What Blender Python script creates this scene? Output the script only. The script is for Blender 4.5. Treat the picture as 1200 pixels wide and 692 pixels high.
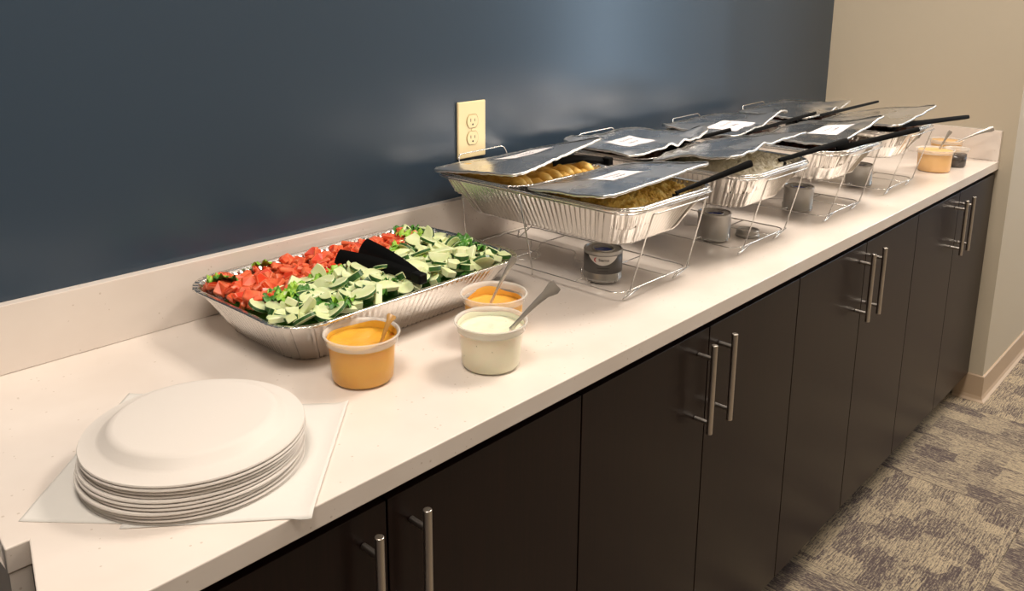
import bpy, bmesh, math, random
from mathutils import Vector, Matrix, noise
R = math.radians
for o in list(bpy.data.objects): bpy.data.objects.remove(o)
SC = bpy.context.scene
COL = SC.collection

# ------------------------------------------------------------------ camera
def make_camera():
    cam = bpy.data.cameras.new('camera'); o = bpy.data.objects.new('camera', cam); COL.objects.link(o)
    a, b, c = R(42.8737), R(-13.0381), R(0.3521)
    f = Vector((math.cos(b)*math.cos(a), math.cos(b)*math.sin(a), math.sin(b)))
    r = Vector((math.sin(a), -math.cos(a), 0)); u = r.cross(f)
    r2 = r*math.cos(c)+u*math.sin(c); u2 = -r*math.sin(c)+u*math.cos(c)
    m = Matrix((r2, u2, -f)).transposed().to_4x4(); m.translation = (-0.1229, -0.7459, 0.569)
    o.matrix_world = m
    cam.sensor_width = 36; cam.lens = 36*995.364/1200; cam.shift_y = -(346-222.12)/1200
    cam.clip_start = .02; cam.clip_end = 60
    SC.camera = o
make_camera()
# ------------------------------------------------------------------ world, exposure
SC.view_settings.view_transform = 'Standard'; SC.view_settings.look = 'None'
SC.view_settings.gamma = 1; SC.view_settings.use_curve_mapping = False
SC.view_settings.exposure = 0.0
W = bpy.data.worlds.new('world'); SC.world = W; W.use_nodes = True
W.node_tree.nodes['Background'].inputs[0].default_value = (1.0, .9, .78, 1)
W.node_tree.nodes['Background'].inputs[1].default_value = 0.3
LAMP_STRENGTH = 30.5
LAMP_COLOR = (1.0, .885, .765)
STREAK_GLOW_STRENGTH = 15.0  # glow of the added panels that put sheen on the blue wall
# ceiling fixtures: (x, y, size x, size y, strength factor)
FIXTURES = [(.0, -.22, .6, .6, .85), (1.9, -.18, .6, .6, 1.2), (3.7, -.85, .6, .6, 1.2), (6.3, -1.0, .6, .6, 1.1),
            (.15, -2.6, .6, 1.2, .14), (2.4, -2.6, .6, 1.2, .14), (4.8, -2.6, .6, 1.2, .3)]
ZC = 1.75      # ceiling height above the counter top
ZF = -.91      # floor
DW = .6463     # y of the blue wall
LX = 3.2185    # x of the far beige wall

# ------------------------------------------------------------------ helpers
def link(o, parent=None):
    COL.objects.link(o)
    if parent: o.parent = parent
    return o
def tag(o, label=None, cat=None, group=None, kind=None):
    if label: o['label'] = label
    if cat: o['category'] = cat
    if group: o['group'] = group
    if kind: o['kind'] = kind
    return o
def empty(name, loc=(0, 0, 0), rz=0, label=None, cat=None, group=None):
    o = bpy.data.objects.new(name, None); link(o); o.location = loc; o.rotation_euler = (0, 0, rz)
    o.empty_display_size = .05
    return tag(o, label, cat, group)
def obj(name, verts, faces, mats, parent=None, smooth=False, mi=None, auto=None):
    me = bpy.data.meshes.new(name); me.from_pydata([tuple(v) for v in verts], [], faces)
    if not isinstance(mats, (list, tuple)): mats = [mats]
    for m in mats: me.materials.append(m)
    if mi: me.polygons.foreach_set('material_index', mi)
    if smooth: me.polygons.foreach_set('use_smooth', [True]*len(me.polygons))
    me.update()
    if auto:
        me.polygons.foreach_set('use_smooth', [True]*len(me.polygons))
        try: me.set_sharp_from_angle(angle=R(auto))
        except Exception: pass
    return link(bpy.data.objects.new(name, me), parent)
class MB:
    def __init__(s): s.v = []; s.f = []; s.m = []
    def add(s, v, f, m=0):
        n = len(s.v); s.v += [tuple(p) for p in v]; s.f += [tuple(i+n for i in q) for q in f]; s.m += [m]*len(f); return s
    def box(s, x0, x1, y0, y1, z0, z1, m=0):
        v = [(x, y, z) for z in (z0, z1) for y in (y0, y1) for x in (x0, x1)]
        return s.add(v, [(0, 2, 3, 1), (4, 5, 7, 6), (0, 1, 5, 4), (2, 6, 7, 3), (0, 4, 6, 2), (1, 3, 7, 5)], m)
    def lathe(s, prof, n=40, c=(0, 0, 0), m=0, cap0=False, cap1=False, wob=None):
        v = []; f = []
        for k, (r, z) in enumerate(prof):
            for i in range(n):
                a = 2*math.pi*i/n; rr, zz = (r, z) if not wob else wob(r, z, a, k)
                v.append((c[0]+rr*math.cos(a), c[1]+rr*math.sin(a), c[2]+zz))
        for k in range(len(prof)-1):
            for i in range(n):
                j = (i+1) % n; f.append((k*n+i, k*n+j, (k+1)*n+j, (k+1)*n+i))
        if cap0: f.append(tuple(range(n-1, -1, -1)))
        if cap1: f.append(tuple((len(prof)-1)*n+i for i in range(n)))
        return s.add(v, f, m)
    def tube(s, pts, r, n=8, closed=False, m=0):
        P = [Vector(p) for p in pts]; N = len(P); v = []; f = []; up = None
        for i in range(N):
            if closed: t = (P[(i+1) % N]-P[i-1])
            else: t = P[min(i+1, N-1)]-P[max(i-1, 0)]
            if t.length < 1e-9: t = Vector((0, 0, 1))
            t.normalize()
            if up is None: up = t.orthogonal().normalized()
            else:
                up = up-t*up.dot(t)
                up = up.normalized() if up.length > 1e-6 else t.orthogonal().normalized()
            b = t.cross(up); rr = r[i] if isinstance(r, (list, tuple)) else r
            for k in range(n):
                a = 2*math.pi*k/n; v.append(P[i]+(up*math.cos(a)+b*math.sin(a))*rr)
        for i in range(N if closed else N-1):
            j = (i+1) % N
            for k in range(n): f.append((i*n+k, i*n+(k+1) % n, j*n+(k+1) % n, j*n+k))
        if not closed: f.append(tuple(range(n-1, -1, -1))); f.append(tuple((N-1)*n+k for k in range(n)))
        return s.add(v, f, m)
    def build(s, name, mats, parent=None, smooth=False, auto=None):
        return obj(name, s.v, s.f, mats, parent, smooth, s.m, auto)
def rounded(pts, rad, seg=5, closed=False):
    """fillet a 3-D polyline"""
    P = [Vector(p) for p in pts]; out = []; N = len(P)
    for i in range(N):
        if not closed and i in (0, N-1): out.append(P[i]); continue
        a, b, c = P[i-1], P[i], P[(i+1) % N]; u = (a-b); w = (c-b)
        r = min(rad, u.length*.45, w.length*.45); p0 = b+u.normalized()*r; p1 = b+w.normalized()*r
        for k in range(seg+1):
            t = k/seg; out.append(p0*(1-t)**2+b*2*t*(1-t)+p1*t*t)
    return out
def bevel(o, w=.002, seg=2):
    m = o.modifiers.new('bevel', 'BEVEL'); m.width = w; m.segments = seg; m.limit_method = 'ANGLE'; m.angle_limit = R(40)
    return o
def copy_tree(o, parent=None):
    c = o.copy(); COL.objects.link(c)
    if parent: c.parent = parent
    for ch in list(o.children): copy_tree(ch, c)
    return c

# ------------------------------------------------------------------ materials
def mat(name, base=(.8, .8, .8), rough=.5, metal=0., **kw):
    m = bpy.data.materials.new(name); m.use_nodes = True; b = m.node_tree.nodes['Principled BSDF']
    b.inputs['Base Color'].default_value = (*base, 1); b.inputs['Roughness'].default_value = rough; b.inputs['Metallic'].default_value = metal
    for k, v in kw.items(): b.inputs[k.replace('_', ' ')].default_value = v
    return m
def nd(m, t, **kw):
    n = m.node_tree.nodes.new(t)
    for k, v in kw.items():
        if k in n.inputs.keys(): n.inputs[k].default_value = v
        else: setattr(n, k, v)
    return n
def lk(m, a, b): m.node_tree.links.new(a, b)
def bs(m): return m.node_tree.nodes['Principled BSDF']
def ramp(m, fac, stops, interp='LINEAR'):
    n = nd(m, 'ShaderNodeValToRGB'); e = n.color_ramp.elements; n.color_ramp.interpolation = interp
    while len(e) < len(stops): e.new(.5)
    for q, (p, c) in zip(e, stops): q.position = p; q.color = (*c, 1)
    lk(m, fac, n.inputs[0]); return n
def noise_color(m, scale, stops, detail=3, coord='Object', rough_in=False):
    tc = nd(m, 'ShaderNodeTexCoord'); n = nd(m, 'ShaderNodeTexNoise', Scale=scale, Detail=detail)
    lk(m, tc.outputs[coord], n.inputs['Vector']); r = ramp(m, n.outputs['Fac'], stops)
    lk(m, r.outputs[0], bs(m).inputs['Base Color']); return n, tc
def bump(m, scale, strength, dist=.001, detail=3, coord='Object', tc=None):
    tc = tc or nd(m, 'ShaderNodeTexCoord'); n = nd(m, 'ShaderNodeTexNoise', Scale=scale, Detail=detail)
    lk(m, tc.outputs[coord], n.inputs['Vector']); b = nd(m, 'ShaderNodeBump', Strength=strength, Distance=dist)
    lk(m, n.outputs['Fac'], b.inputs['Height']); lk(m, b.outputs[0], bs(m).inputs['Normal']); return b
M = {}
M['blue'] = mat('blue_wall_paint', (.031, .052, .080), .24); bump(M['blue'], 160, .12, .0006)
M['beige'] = mat('beige_wall_paint', (.50, .44, .34), .6); bump(M['beige'], 200, .1, .0006)
M['ceil'] = mat('ceiling_paint', (.8, .78, .74), .9)
M['base'] = mat('tan_vinyl', (.48, .36, .25), .45)
q = M['quartz'] = mat('white_quartz', (.75, .70, .64), .16)
n, tc = noise_color(q, 7, [(.3, (.735, .655, .59)), (.7, (.79, .72, .66))])
v = nd(q, 'ShaderNodeTexVoronoi', Scale=75.0); lk(q, tc.outputs['Object'], v.inputs['Vector'])
v2 = nd(q, 'ShaderNodeTexNoise', Scale=14.0); lk(q, tc.outputs['Object'], v2.inputs['Vector'])
sub = nd(q, 'ShaderNodeMath', operation='MULTIPLY'); lk(q, v2.outputs['Fac'], sub.inputs[0]); sub.inputs[1].default_value = .20
lt = nd(q, 'ShaderNodeMath', operation='LESS_THAN'); lk(q, v.outputs['Distance'], lt.inputs[0]); lk(q, sub.outputs[0], lt.inputs[1])
gt = nd(q, 'ShaderNodeMath', operation='GREATER_THAN'); lk(q, v2.outputs['Fac'], gt.inputs[0]); gt.inputs[1].default_value = .52
mu = nd(q, 'ShaderNodeMath', operation='MULTIPLY'); lk(q, lt.outputs[0], mu.inputs[0]); lk(q, gt.outputs[0], mu.inputs[1])
mu2 = nd(q, 'ShaderNodeMath', operation='MULTIPLY'); lk(q, mu.outputs[0], mu2.inputs[0]); mu2.inputs[1].default_value = .45
mx = nd(q, 'ShaderNodeMix', data_type='RGBA'); lk(q, mu2.outputs[0], mx.inputs[0])
lk(q, bs(q).inputs['Base Color'].links[0].from_socket, mx.inputs[6]); mx.inputs[7].default_value = (.42, .33, .25, 1)
lk(q, mx.outputs[2], bs(q).inputs['Base Color'])
M['espresso'] = mat('espresso_laminate', (.018, .009, .0065), .3, Specular_IOR_Level=.26)
tc = nd(M['espresso'], 'ShaderNodeTexCoord'); mp = nd(M['espresso'], 'ShaderNodeMapping'); mp.inputs['Scale'].default_value = (60, 60, 1.6)
n = nd(M['espresso'], 'ShaderNodeTexNoise', Scale=4.0, Detail=4.0); lk(M['espresso'], tc.outputs['Object'], mp.inputs[0]); lk(M['espresso'], mp.outputs[0], n.inputs['Vector'])
r = ramp(M['espresso'], n.outputs['Fac'], [(.3, (.006, .0022, .0017)), (.75, (.013, .0042, .0032))]); lk(M['espresso'], r.outputs[0], bs(M['espresso']).inputs['Base Color'])
M['black_in'] = mat('cabinet_carcass', (.01, .007, .006), .7)
M['steel'] = mat('brushed_steel', (.62, .58, .53), .28, 1.0)
M['wire'] = mat('chrome_wire', (.72, .71, .69), .25, 1.0)
M['ivory'] = mat('ivory_plastic', (.80, .66, .38), .35)
M['ivoryd'] = mat('ivory_shadow_gap', (.42, .33, .17), .5)
M['slot'] = mat('dark_slot', (.03, .025, .02), .6)
def foil(name, col, rough, sc, st, dist):
    m = mat(name, col, rough, 1.0)
    tc = nd(m, 'ShaderNodeTexCoord'); a = nd(m, 'ShaderNodeTexNoise', Scale=sc, Detail=3.0); b = nd(m, 'ShaderNodeTexVoronoi', Scale=sc*.6)
    lk(m, tc.outputs['Object'], a.inputs['Vector']); lk(m, tc.outputs['Object'], b.inputs['Vector'])
    ad = nd(m, 'ShaderNodeMath', operation='ADD'); lk(m, a.outputs['Fac'], ad.inputs[0]); lk(m, b.outputs['Distance'], ad.inputs[1])
    bp = nd(m, 'ShaderNodeBump', Strength=st, Distance=dist); lk(m, ad.outputs[0], bp.inputs['Height']); lk(m, bp.outputs[0], bs(m).inputs['Normal'])
    return m
M['foil'] = foil('aluminium_foil', (.84, .82, .79), .24, 60, .25, .0015)
M['lidfoil'] = foil('lid_foil', (.88, .88, .89), .24, 13, .40, .003)
_m = M['lidfoil']; _n = nd(_m, 'ShaderNodeTexNoise', Scale=7.0, Detail=2.0); _t = nd(_m, 'ShaderNodeTexCoord'); lk(_m, _t.outputs['Object'], _n.inputs['Vector'])
_r = nd(_m, 'ShaderNodeMapRange'); lk(_m, _n.outputs['Fac'], _r.inputs[0]); _r.inputs[1].default_value = .35; _r.inputs[2].default_value = .65; _r.inputs[3].default_value = .20; _r.inputs[4].default_value = .33
lk(_m, _r.outputs[0], bs(_m).inputs['Roughness'])
M['lidedge'] = foil('lid_edge_foil', (.80, .79, .77), .32, 90, .5, .001)
M['board'] = mat('lid_board', (.75, .70, .62), .6)
M['sticker'] = mat('white_sticker', (.86, .84, .86), .5)
M['ink'] = mat('grey_ink', (.45, .42, .47), .6)
M['plate'] = mat('moulded_fibre', (.68, .635, .59), .55); bump(M['plate'], 350, .15, .0004)
M['plate2'] = mat('moulded_fibre_side', (.70, .62, .52), .6)
M['paper'] = mat('tissue_paper', (.86, .84, .80), .8, Alpha=.68); bump(M['paper'], 60, .3, .001)
M['blackp'] = mat('black_plastic', (.004, .004, .004), .5, Specular_IOR_Level=.08)
M['can'] = mat('can_metal', (.42, .41, .39), .34, 1.0)
M['candark'] = mat('can_label_grey', (.09, .085, .08), .35)
M['canwhite'] = mat('can_label_white', (.78, .75, .72), .4)
M['canred'] = mat('can_label_red', (.55, .04, .03), .4)
M['wick'] = mat('blue_gel', (.015, .045, .30), .25)
def pp(name, col, mixf):
    m = mat(name, col, .22); nt = m.node_tree; out = nt.nodes['Material Output']
    t = nd(m, 'ShaderNodeBsdfTransparent'); x = nd(m, 'ShaderNodeMixShader'); x.inputs[0].default_value = mixf
    lk(m, t.outputs[0], x.inputs[1]); lk(m, bs(m).outputs[0], x.inputs[2]); lk(m, x.outputs[0], out.inputs[0]); return m
M['cup'] = pp('translucent_plastic', (.85, .80, .72), .06); M['cuprim'] = pp('translucent_rim', (.88, .84, .78), .42)
M['clear'] = pp('clear_plastic', (.85, .85, .85), .25)
M['queso'] = mat('queso_sauce', (.74, .38, .04), .3, Subsurface_Weight=.15); bump(M['queso'], 70, .4, .002)
M['orange'] = mat('orange_sauce', (.82, .42, .07), .3, Subsurface_Weight=.15); bump(M['orange'], 50, .4, .002)
M['peach'] = mat('peach_sauce', (.82, .50, .20), .35)
M['ranch'] = mat('ranch_dressing', (.78, .75, .58), .3, Subsurface_Weight=.15); noise_color(M['ranch'], 110, [(.24, (.25, .28, .12)), (.30, (.79, .76, .58))]); 
M['dark_sauce'] = mat('dark_sauce', (.02, .012, .012), .25)
M['spoon'] = mat('silver_plastic', (.66, .62, .57), .25, .7)
M['cuc'] = mat('cucumber_flesh', (.55, .66, .26), .35, Subsurface_Weight=.1); noise_color(M['cuc'], 40, [(.3, (.60, .68, .33)), (.7, (.78, .82, .52))])
M['cuc2'] = mat('cucumber_core', (.50, .60, .22), .3)
M['rind'] = mat('cucumber_rind', (.018, .075, .015), .3); noise_color(M['rind'], 60, [(.3, (.012, .05, .012)), (.75, (.05, .16, .03))])
M['tom'] = mat('tomato_skin', (.62, .045, .015), .2); noise_color(M['tom'], 30, [(.3, (.60, .030, .010)), (.7, (.74, .085, .025))])
M['tomf'] = mat('tomato_flesh', (.75, .16, .06), .3); noise_color(M['tomf'], 60, [(.3, (.66, .065, .020)), (.75, (.80, .21, .085))])
M['let'] = mat('lettuce', (.25, .50, .04), .4); noise_color(M['let'], 20, [(.3, (.10, .33, .02)), (.6, (.36, .58, .06)), (.8, (.60, .72, .18))])
M['letd'] = mat('lettuce_dark', (.04, .18, .02), .4); noise_color(M['letd'], 30, [(.3, (.02, .10, .015)), (.7, (.10, .32, .03))])
M['rice_y'] = mat('yellow_rice', (.55, .30, .03), .5); noise_color(M['rice_y'], 55, [(.3, (.46, .24, .03)), (.46, (.80, .52, .10)), (.68, (.92, .74, .26))]); bump(M['rice_y'], 260, .9, .004)
M['rice_w'] = mat('white_rice', (.72, .66, .50), .5); noise_color(M['rice_w'], 40, [(.3, (.58, .51, .32)), (.55, (.84, .79, .64))]); bump(M['rice_w'], 260, .9, .004)
M['meat'] = mat('dark_meat', (.10, .03, .01), .35); noise_color(M['meat'], 60, [(.3, (.03, .012, .006)), (.6, (.16, .045, .012)), (.8, (.42, .14, .03))]); bump(M['meat'], 110, 1, .006)
M['meat2'] = mat('red_meat', (.12, .02, .01), .35); noise_color(M['meat2'], 60, [(.3, (.04, .01, .006)), (.65, (.20, .03, .015))]); bump(M['meat2'], 110, 1, .006)
M['fried'] = mat('fried_crust', (.62, .28, .04), .45); noise_color(M['fried'], 35, [(.3, (.55, .25, .03)), (.5, (.82, .50, .10)), (.8, (.92, .68, .25))]); bump(M['fried'], 150, .6, .002)
M['lamp'] = bpy.data.materials.new('lamp_diffuser'); M['lamp'].use_nodes = True
_nt = M['lamp'].node_tree; _nt.nodes.remove(_nt.nodes['Principled BSDF']); _e = _nt.nodes.new('ShaderNodeEmission')
_e.inputs[0].default_value = (*LAMP_COLOR, 1); _e.inputs[1].default_value = LAMP_STRENGTH; _nt.links.new(_e.outputs[0], _nt.nodes['Material Output'].inputs[0])
M['streak_glow'] = M['lamp'].copy(); _d = M['streak_glow'].node_tree.nodes['Emission']; _d.inputs[0].default_value = (.62, .8, 1, 1); _d.inputs[1].default_value = STREAK_GLOW_STRENGTH  # cool emission for the added, unseen streak panels
M['white'] = mat('white_enamel', (.8, .8, .78), .5)

# carpet: striated loop pile with soft blocks, direction along local X
def carpet_mat():
    m = mat('carpet', (.3, .25, .2), .95); tc = nd(m, 'ShaderNodeTexCoord'); oi = nd(m, 'ShaderNodeObjectInfo')
    off = nd(m, 'ShaderNodeVectorMath', operation='SCALE'); cx = nd(m, 'ShaderNodeCombineXYZ')
    lk(m, oi.outputs['Random'], cx.inputs[0]); lk(m, oi.outputs['Random'], cx.inputs[1]); lk(m, cx.outputs[0], off.inputs[0]); off.inputs['Scale'].default_value = 37
    ad = nd(m, 'ShaderNodeVectorMath', operation='ADD'); lk(m, tc.outputs['Object'], ad.inputs[0]); lk(m, off.outputs[0], ad.inputs[1])
    def tex(t, sc, **kw):
        mp = nd(m, 'ShaderNodeMapping'); mp.inputs['Scale'].default_value = sc; lk(m, ad.outputs[0], mp.inputs[0])
        n = nd(m, t, **kw); lk(m, mp.outputs[0], n.inputs['Vector']); return n
    blocks = tex('ShaderNodeTexVoronoi', (11, 17, 1), Scale=1.0, Randomness=.6, distance='CHEBYCHEV')
    thr = tex('ShaderNodeTexNoise', (22, 260, 1), Scale=1.0, Detail=5.0, Roughness=.75)
    thr2 = tex('ShaderNodeTexNoise', (120, 200, 1), Scale=1.0, Detail=3.0)
    sep = nd(m, 'ShaderNodeSeparateColor'); lk(m, blocks.outputs['Color'], sep.inputs[0])
    a = nd(m, 'ShaderNodeMath', operation='MULTIPLY_ADD'); lk(m, sep.outputs[0], a.inputs[0]); a.inputs[1].default_value = .26; a.inputs[2].default_value = -.78
    b = nd(m, 'ShaderNodeMath', operation='MULTIPLY_ADD'); lk(m, thr.outputs['Fac'], b.inputs[0]); b.inputs[1].default_value = 1.6; lk(m, a.outputs[0], b.inputs[2])
    c = nd(m, 'ShaderNodeMath', operation='MULTIPLY_ADD'); lk(m, thr2.outputs['Fac'], c.inputs[0]); c.inputs[1].default_value = .7; lk(m, b.outputs[0], c.inputs[2])
    r = ramp(m, c.outputs[0], [(.30, (.075, .055, .055)), (.42, (.13, .10, .09)), (.50, (.22, .18, .135)), (.60, (.34, .285, .20)), (.78, (.48, .385, .26))])
    lk(m, r.outputs[0], bs(m).inputs['Base Color'])
    bp = nd(m, 'ShaderNodeBump', Strength=.8, Distance=.004); lk(m, thr.outputs['Fac'], bp.inputs['Height']); lk(m, bp.outputs[0], bs(m).inputs['Normal'])
    return m
M['carpet'] = carpet_mat()
M['subfloor'] = mat('subfloor', (.12, .10, .09), .9)

# ------------------------------------------------------------------ room
def struct(name, mb, m, parent=None, **kw):
    o = mb.build(name, m, parent, **kw)
    if not parent: o['kind'] = 'structure'
    return o
X0, X1, Y0 = -3.0, 12.0, -3.5
floor = struct('floor', MB().box(X0, X1, Y0, .8, ZF-.12, ZF-.008), M['subfloor'])
T = .622
tile_me = None
for i in range(-2, 9):
    for j in range(0, 6):
        x = 1.887+T*(i-1)+T/2; y = .27-T*j-T/2
        if x < .3 or x > 6.2: continue
        if tile_me is None:
            t = MB().box(-T/2+.0006, T/2-.0006, -T/2+.0006, T/2-.0006, -.008, 0).build('carpet_tile', M['carpet'], floor); tile_me = t.data
        else:
            t = link(bpy.data.objects.new('carpet_tile', tile_me), floor)
        t.location = (x, y, ZF); t.rotation_euler = (0, 0, R(90) if (i+j) % 2 == 0 else 0)
struct('ceiling', MB().box(X0, X1, Y0, .8, ZC, ZC+.1), M['ceil'])
struct('wall_back', MB().box(X0, LX, DW, DW+.12, ZF, ZC), M['blue'])
struct('wall_right', MB().box(LX, 6.0, -.0419, DW+.12, ZF, ZC), M['beige'])
struct('wall_left', MB().box(X0-.1, X0, Y0, .8, ZF, ZC), M['beige'])
struct('wall_front', MB().box(X0, X1, Y0-.1, Y0, ZF, ZC), M['beige'])
struct('wall_far', MB().box(X1, X1+.1, Y0, .8, ZF, ZC), M['beige'])
# tall window-like glow panels added out of view to streak the blue wall
for k, (xa, xb) in enumerate([(6.95, 7.45), (10.0, 10.9)]):
    fr = MB(); 
    for (a, b, c, d) in ((xa-.05, xa, -.65, 1.55), (xb, xb+.05, -.65, 1.55), (xa, xb, -.65, -.6), (xa, xb, 1.5, 1.55), ((xa+xb)/2-.015, (xa+xb)/2+.015, -.6, 1.5)): fr.box(a, b, Y0, Y0+.05, c, d)
    fo = fr.build('streak_panel_%d' % (k+1), M['white']); fo['kind'] = 'structure'
    obj('pane', [(xa, Y0+.01, -.6), (xb, Y0+.01, -.6), (xb, Y0+.01, 1.5), (xa, Y0+.01, 1.5)], [(3, 2, 1, 0)], M['streak_glow'], fo)
def baseboard(name, pts, h=.10, t=.007):
    # cove profile swept along a floor polyline; outward normal to the right of travel
    prof = [(0, h), (t*.7, h), (t, h-.003), (t, .02), (t+.004, .008), (t+.012, .001), (t+.012, 0), (0, 0)]
    P = [Vector((p[0], p[1])) for p in pts]; v = []; f = []; n = len(prof)
    for i, p in enumerate(P):
        ds = []
        if i > 0: ds.append((P[i]-P[i-1]).normalized())
        if i < len(P)-1: ds.append((P[i+1]-P[i]).normalized())
        nn = [Vector((d.y, -d.x)) for d in ds]; s = sum(nn, Vector((0, 0))); s = s/(s.dot(nn[0])) if len(nn) > 1 else nn[0]
        for (a, z) in prof: v.append((p.x+s.x*a, p.y+s.y*a, ZF+z))
    for i in range(len(P)-1):
        for k in range(n): f.append((i*n+k, i*n+(k+1) % n, (i+1)*n+(k+1) % n, (i+1)*n+k))
    o = obj(name, v, f, M['base']); o['kind'] = 'structure'; return o
baseboard('baseboard_right', [(LX, .05), (LX, -.0419), (6.0, -.0419)][::-1][::-1])
# counter-clockwise order puts the board on the room side
# ceiling light panels
for k, (lx, ly, sx, sy, f) in enumerate(FIXTURES):
    e = empty('ceiling_light', (lx, ly, ZC), 0, 'square recessed ceiling light panel above the room', 'light', 'ceiling light panels')
    fr = MB(); a, b = sx/2, sy/2
    for (x0, x1, y0, y1) in ((-a-.03, -a, -b-.03, b+.03), (a, a+.03, -b-.03, b+.03), (-a, a, -b-.03, -b), (-a, a, b, b+.03)): fr.box(x0, x1, y0, y1, -.015, 0)
    fr.build('frame', M['white'], e)
    m = M['lamp'].copy(); m.node_tree.nodes['Emission'].inputs[1].default_value = LAMP_STRENGTH*f
    obj('diffuser', [(-a, -b, -.01), (a, -b, -.01), (a, b, -.01), (-a, b, -.01)], [(3, 2, 1, 0)], m, e)

# ------------------------------------------------------------------ counter
CT = empty('countertop', (0, 0, 0), 0, 'long white speckled stone countertop running along the blue wall over dark cabinets', 'countertop')
poly = [(.0935, DW), (.0935, .2165), (.0885, .170), (.112, .170), (.0885, .078), (.08, 0), (LX-.0005, 0), (LX-.0005, DW-.0005), (.0935, DW-.0005)][1:]
n = len(poly); TH = .030
vv = [(x, y, 0) for x, y in poly]+[(x, y, -TH) for x, y in poly]
ff = [tuple(range(n)), tuple(range(2*n-1, n-1, -1))]+[(i, i+n, (i+1) % n+n, (i+1) % n) for i in range(n)]
o = obj('worktop', vv, ff, M['quartz'], CT); bm = bmesh.new(); bm.from_mesh(o.data); bmesh.ops.recalc_face_normals(bm, faces=bm.faces); bm.to_mesh(o.data); bm.free(); bevel(o, .0015, 2)
HS = .1083
bevel(MB().box(-.6, LX-.0005, DW-.02, DW-.0005, .0004, HS).build('backsplash', M['quartz'], CT), .0012)
bevel(MB().box(LX-.0205, LX-.0005, .0005, DW-.0205, .0004, HS).build('end_splash', M['quartz'], CT), .0012)
# left end panel under the worktop
ep = MB().box(.090, .1115, .171, DW-.001, ZF+.001, -TH-.0005).build('end_panel', M['quartz'])
tag(ep, 'narrow pale end panel under the left end of the countertop', 'panel'); 

# cabinets
S = lambda k: .4625+.3906*k
YD = .0073
def make_handle(parent, x):
    h = MB(); h.tube([(x, YD-.033, -.062), (x, YD-.033, -.242)], .006, 16)
    hb = h.build('handle', M['steel'], parent, auto=40); bevel(hb, .0008, 2)
    for z in (-.0905, -.2205):
        MB().tube([(x, YD-.001, z), (x, YD-.028, z)], .0045, 12).build('standoff', M['steel'], hb, auto=40)
CN = ['leftmost dark espresso cabinet under the plates', 'dark espresso cabinet under the white dressing cup and first rack', 'dark espresso cabinet under the middle racks', 'rightmost dark espresso cabinet beside the beige wall']
for c in range(4):
    xa, xb = S(2*c-1), S(2*c+1)
    if c == 3: xb = LX-.004
    if c == 0: xa = .113
    e = empty('base_cabinet', ((xa+xb)/2, .3, ZF), 0, CN[c], 'cabinet', 'base cabinets')
    par = e
    def P(o): o.location = (-(xa+xb)/2, -.3, -ZF); return o
    P(MB().box(xa+.0015, xb-.0015, YD+.021, DW-.03, ZF+.10, -TH-.001).build('body', M['black_in'], par))
    xm = S(2*c)
    for (a, b, hx) in ((xa, xm, xm-.038), (xm, xb, xm+.038)):
        d = P(MB().box(a+.0016, b-.0016, YD, YD+.019, -.81, -.046).build('door', M['espresso'], par)); bevel(d, .0008, 2)
        make_handle(d, hx)
    P(MB().box(xa+.0015, xb-.0015, YD+.06, YD+.075, ZF+.0005, -.812).build('toe_kick', M['black_in'], par))

# ------------------------------------------------------------------ outlet
ox, oz, ow, oh = 1.1893, .1969, .089, .1307
OE = empty('wall_outlet', (ox+ow/2, DW, oz+oh/2), 0, 'ivory duplex power outlet on the blue wall behind the first rack', 'outlet')
bevel(MB().box(-ow/2, ow/2, -.0065, -.0003, -oh/2, oh/2).build('cover_plate', M['ivory'], OE), .003, 3)
for zc in (.0195, -.0195):
    prof = [(math.cos(a)*.0172, max(-.0143, min(.0143, math.sin(a)*.0172))) for a in [2*math.pi*i/32 for i in range(32)]]
    v = [(x, -.0085, z+zc) for x, z in prof]+[(x, -.006, z+zc) for x, z in prof]
    f = [tuple(range(32)), ]+[(i, i+32, (i+1) % 32+32, (i+1) % 32) for i in range(32)]
    rc = obj('receptacle', v, f, M['ivory'], OE)
    sl = MB(); sl.box(-.0072, -.0054, -.0088, -.0084, zc-.001, zc+.0065); sl.box(.0054, .0072, -.0088, -.0084, zc-.001, zc+.0055)
    sl.tube([(0, -.0088, zc-.0075), (0, -.0084, zc-.0075)], .0024, 12); sl.build('slots', M['slot'], rc)
    rg = [(x*1.09, -.0071, z*1.12+zc) for x, z in prof]; MB().tube(rg, .0004, 5, closed=True).build('outline', M['ivoryd'], rc)
MB().tube([(0, -.0066, 0), (0, -.0078, 0)], .003, 14).build('screw', M['ivory'], OE, auto=40)

# ------------------------------------------------------------------ foil pans
def path(a, b, r, n1, nc, n2):
    """rounded rectangle half sizes a,b; returns (x,y,nx,ny,flag,u) with flag 1 on straights"""
    out = []
    def st(p, q, nx, ny, n):
        L = math.dist(p, q)
        for i in range(n):
            t = i/n; out.append((p[0]+(q[0]-p[0])*t, p[1]+(q[1]-p[1])*t, nx, ny, min(1, t*n/10, (1-t)*n/10), t))
    def co(cx, cy, a0):
        for i in range(nc):
            an = a0+math.pi/2*i/nc; out.append((cx+r*math.cos(an), cy+r*math.sin(an), math.cos(an), math.sin(an), 0, i/nc))
    st((-a+r, -b), (a-r, -b), 0, -1, n1); co(a-r, -b+r, -math.pi/2)
    st((a, -b+r), (a, b-r), 1, 0, n2); co(a-r, b-r, 0)
    st((a-r, b), (-a+r, b), 0, 1, n1); co(-a+r, b-r, math.pi/2)
    st((-a, b-r), (-a, -b+r), -1, 0, n2); co(-a+r, -b+r, math.pi)
    return out
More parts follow.
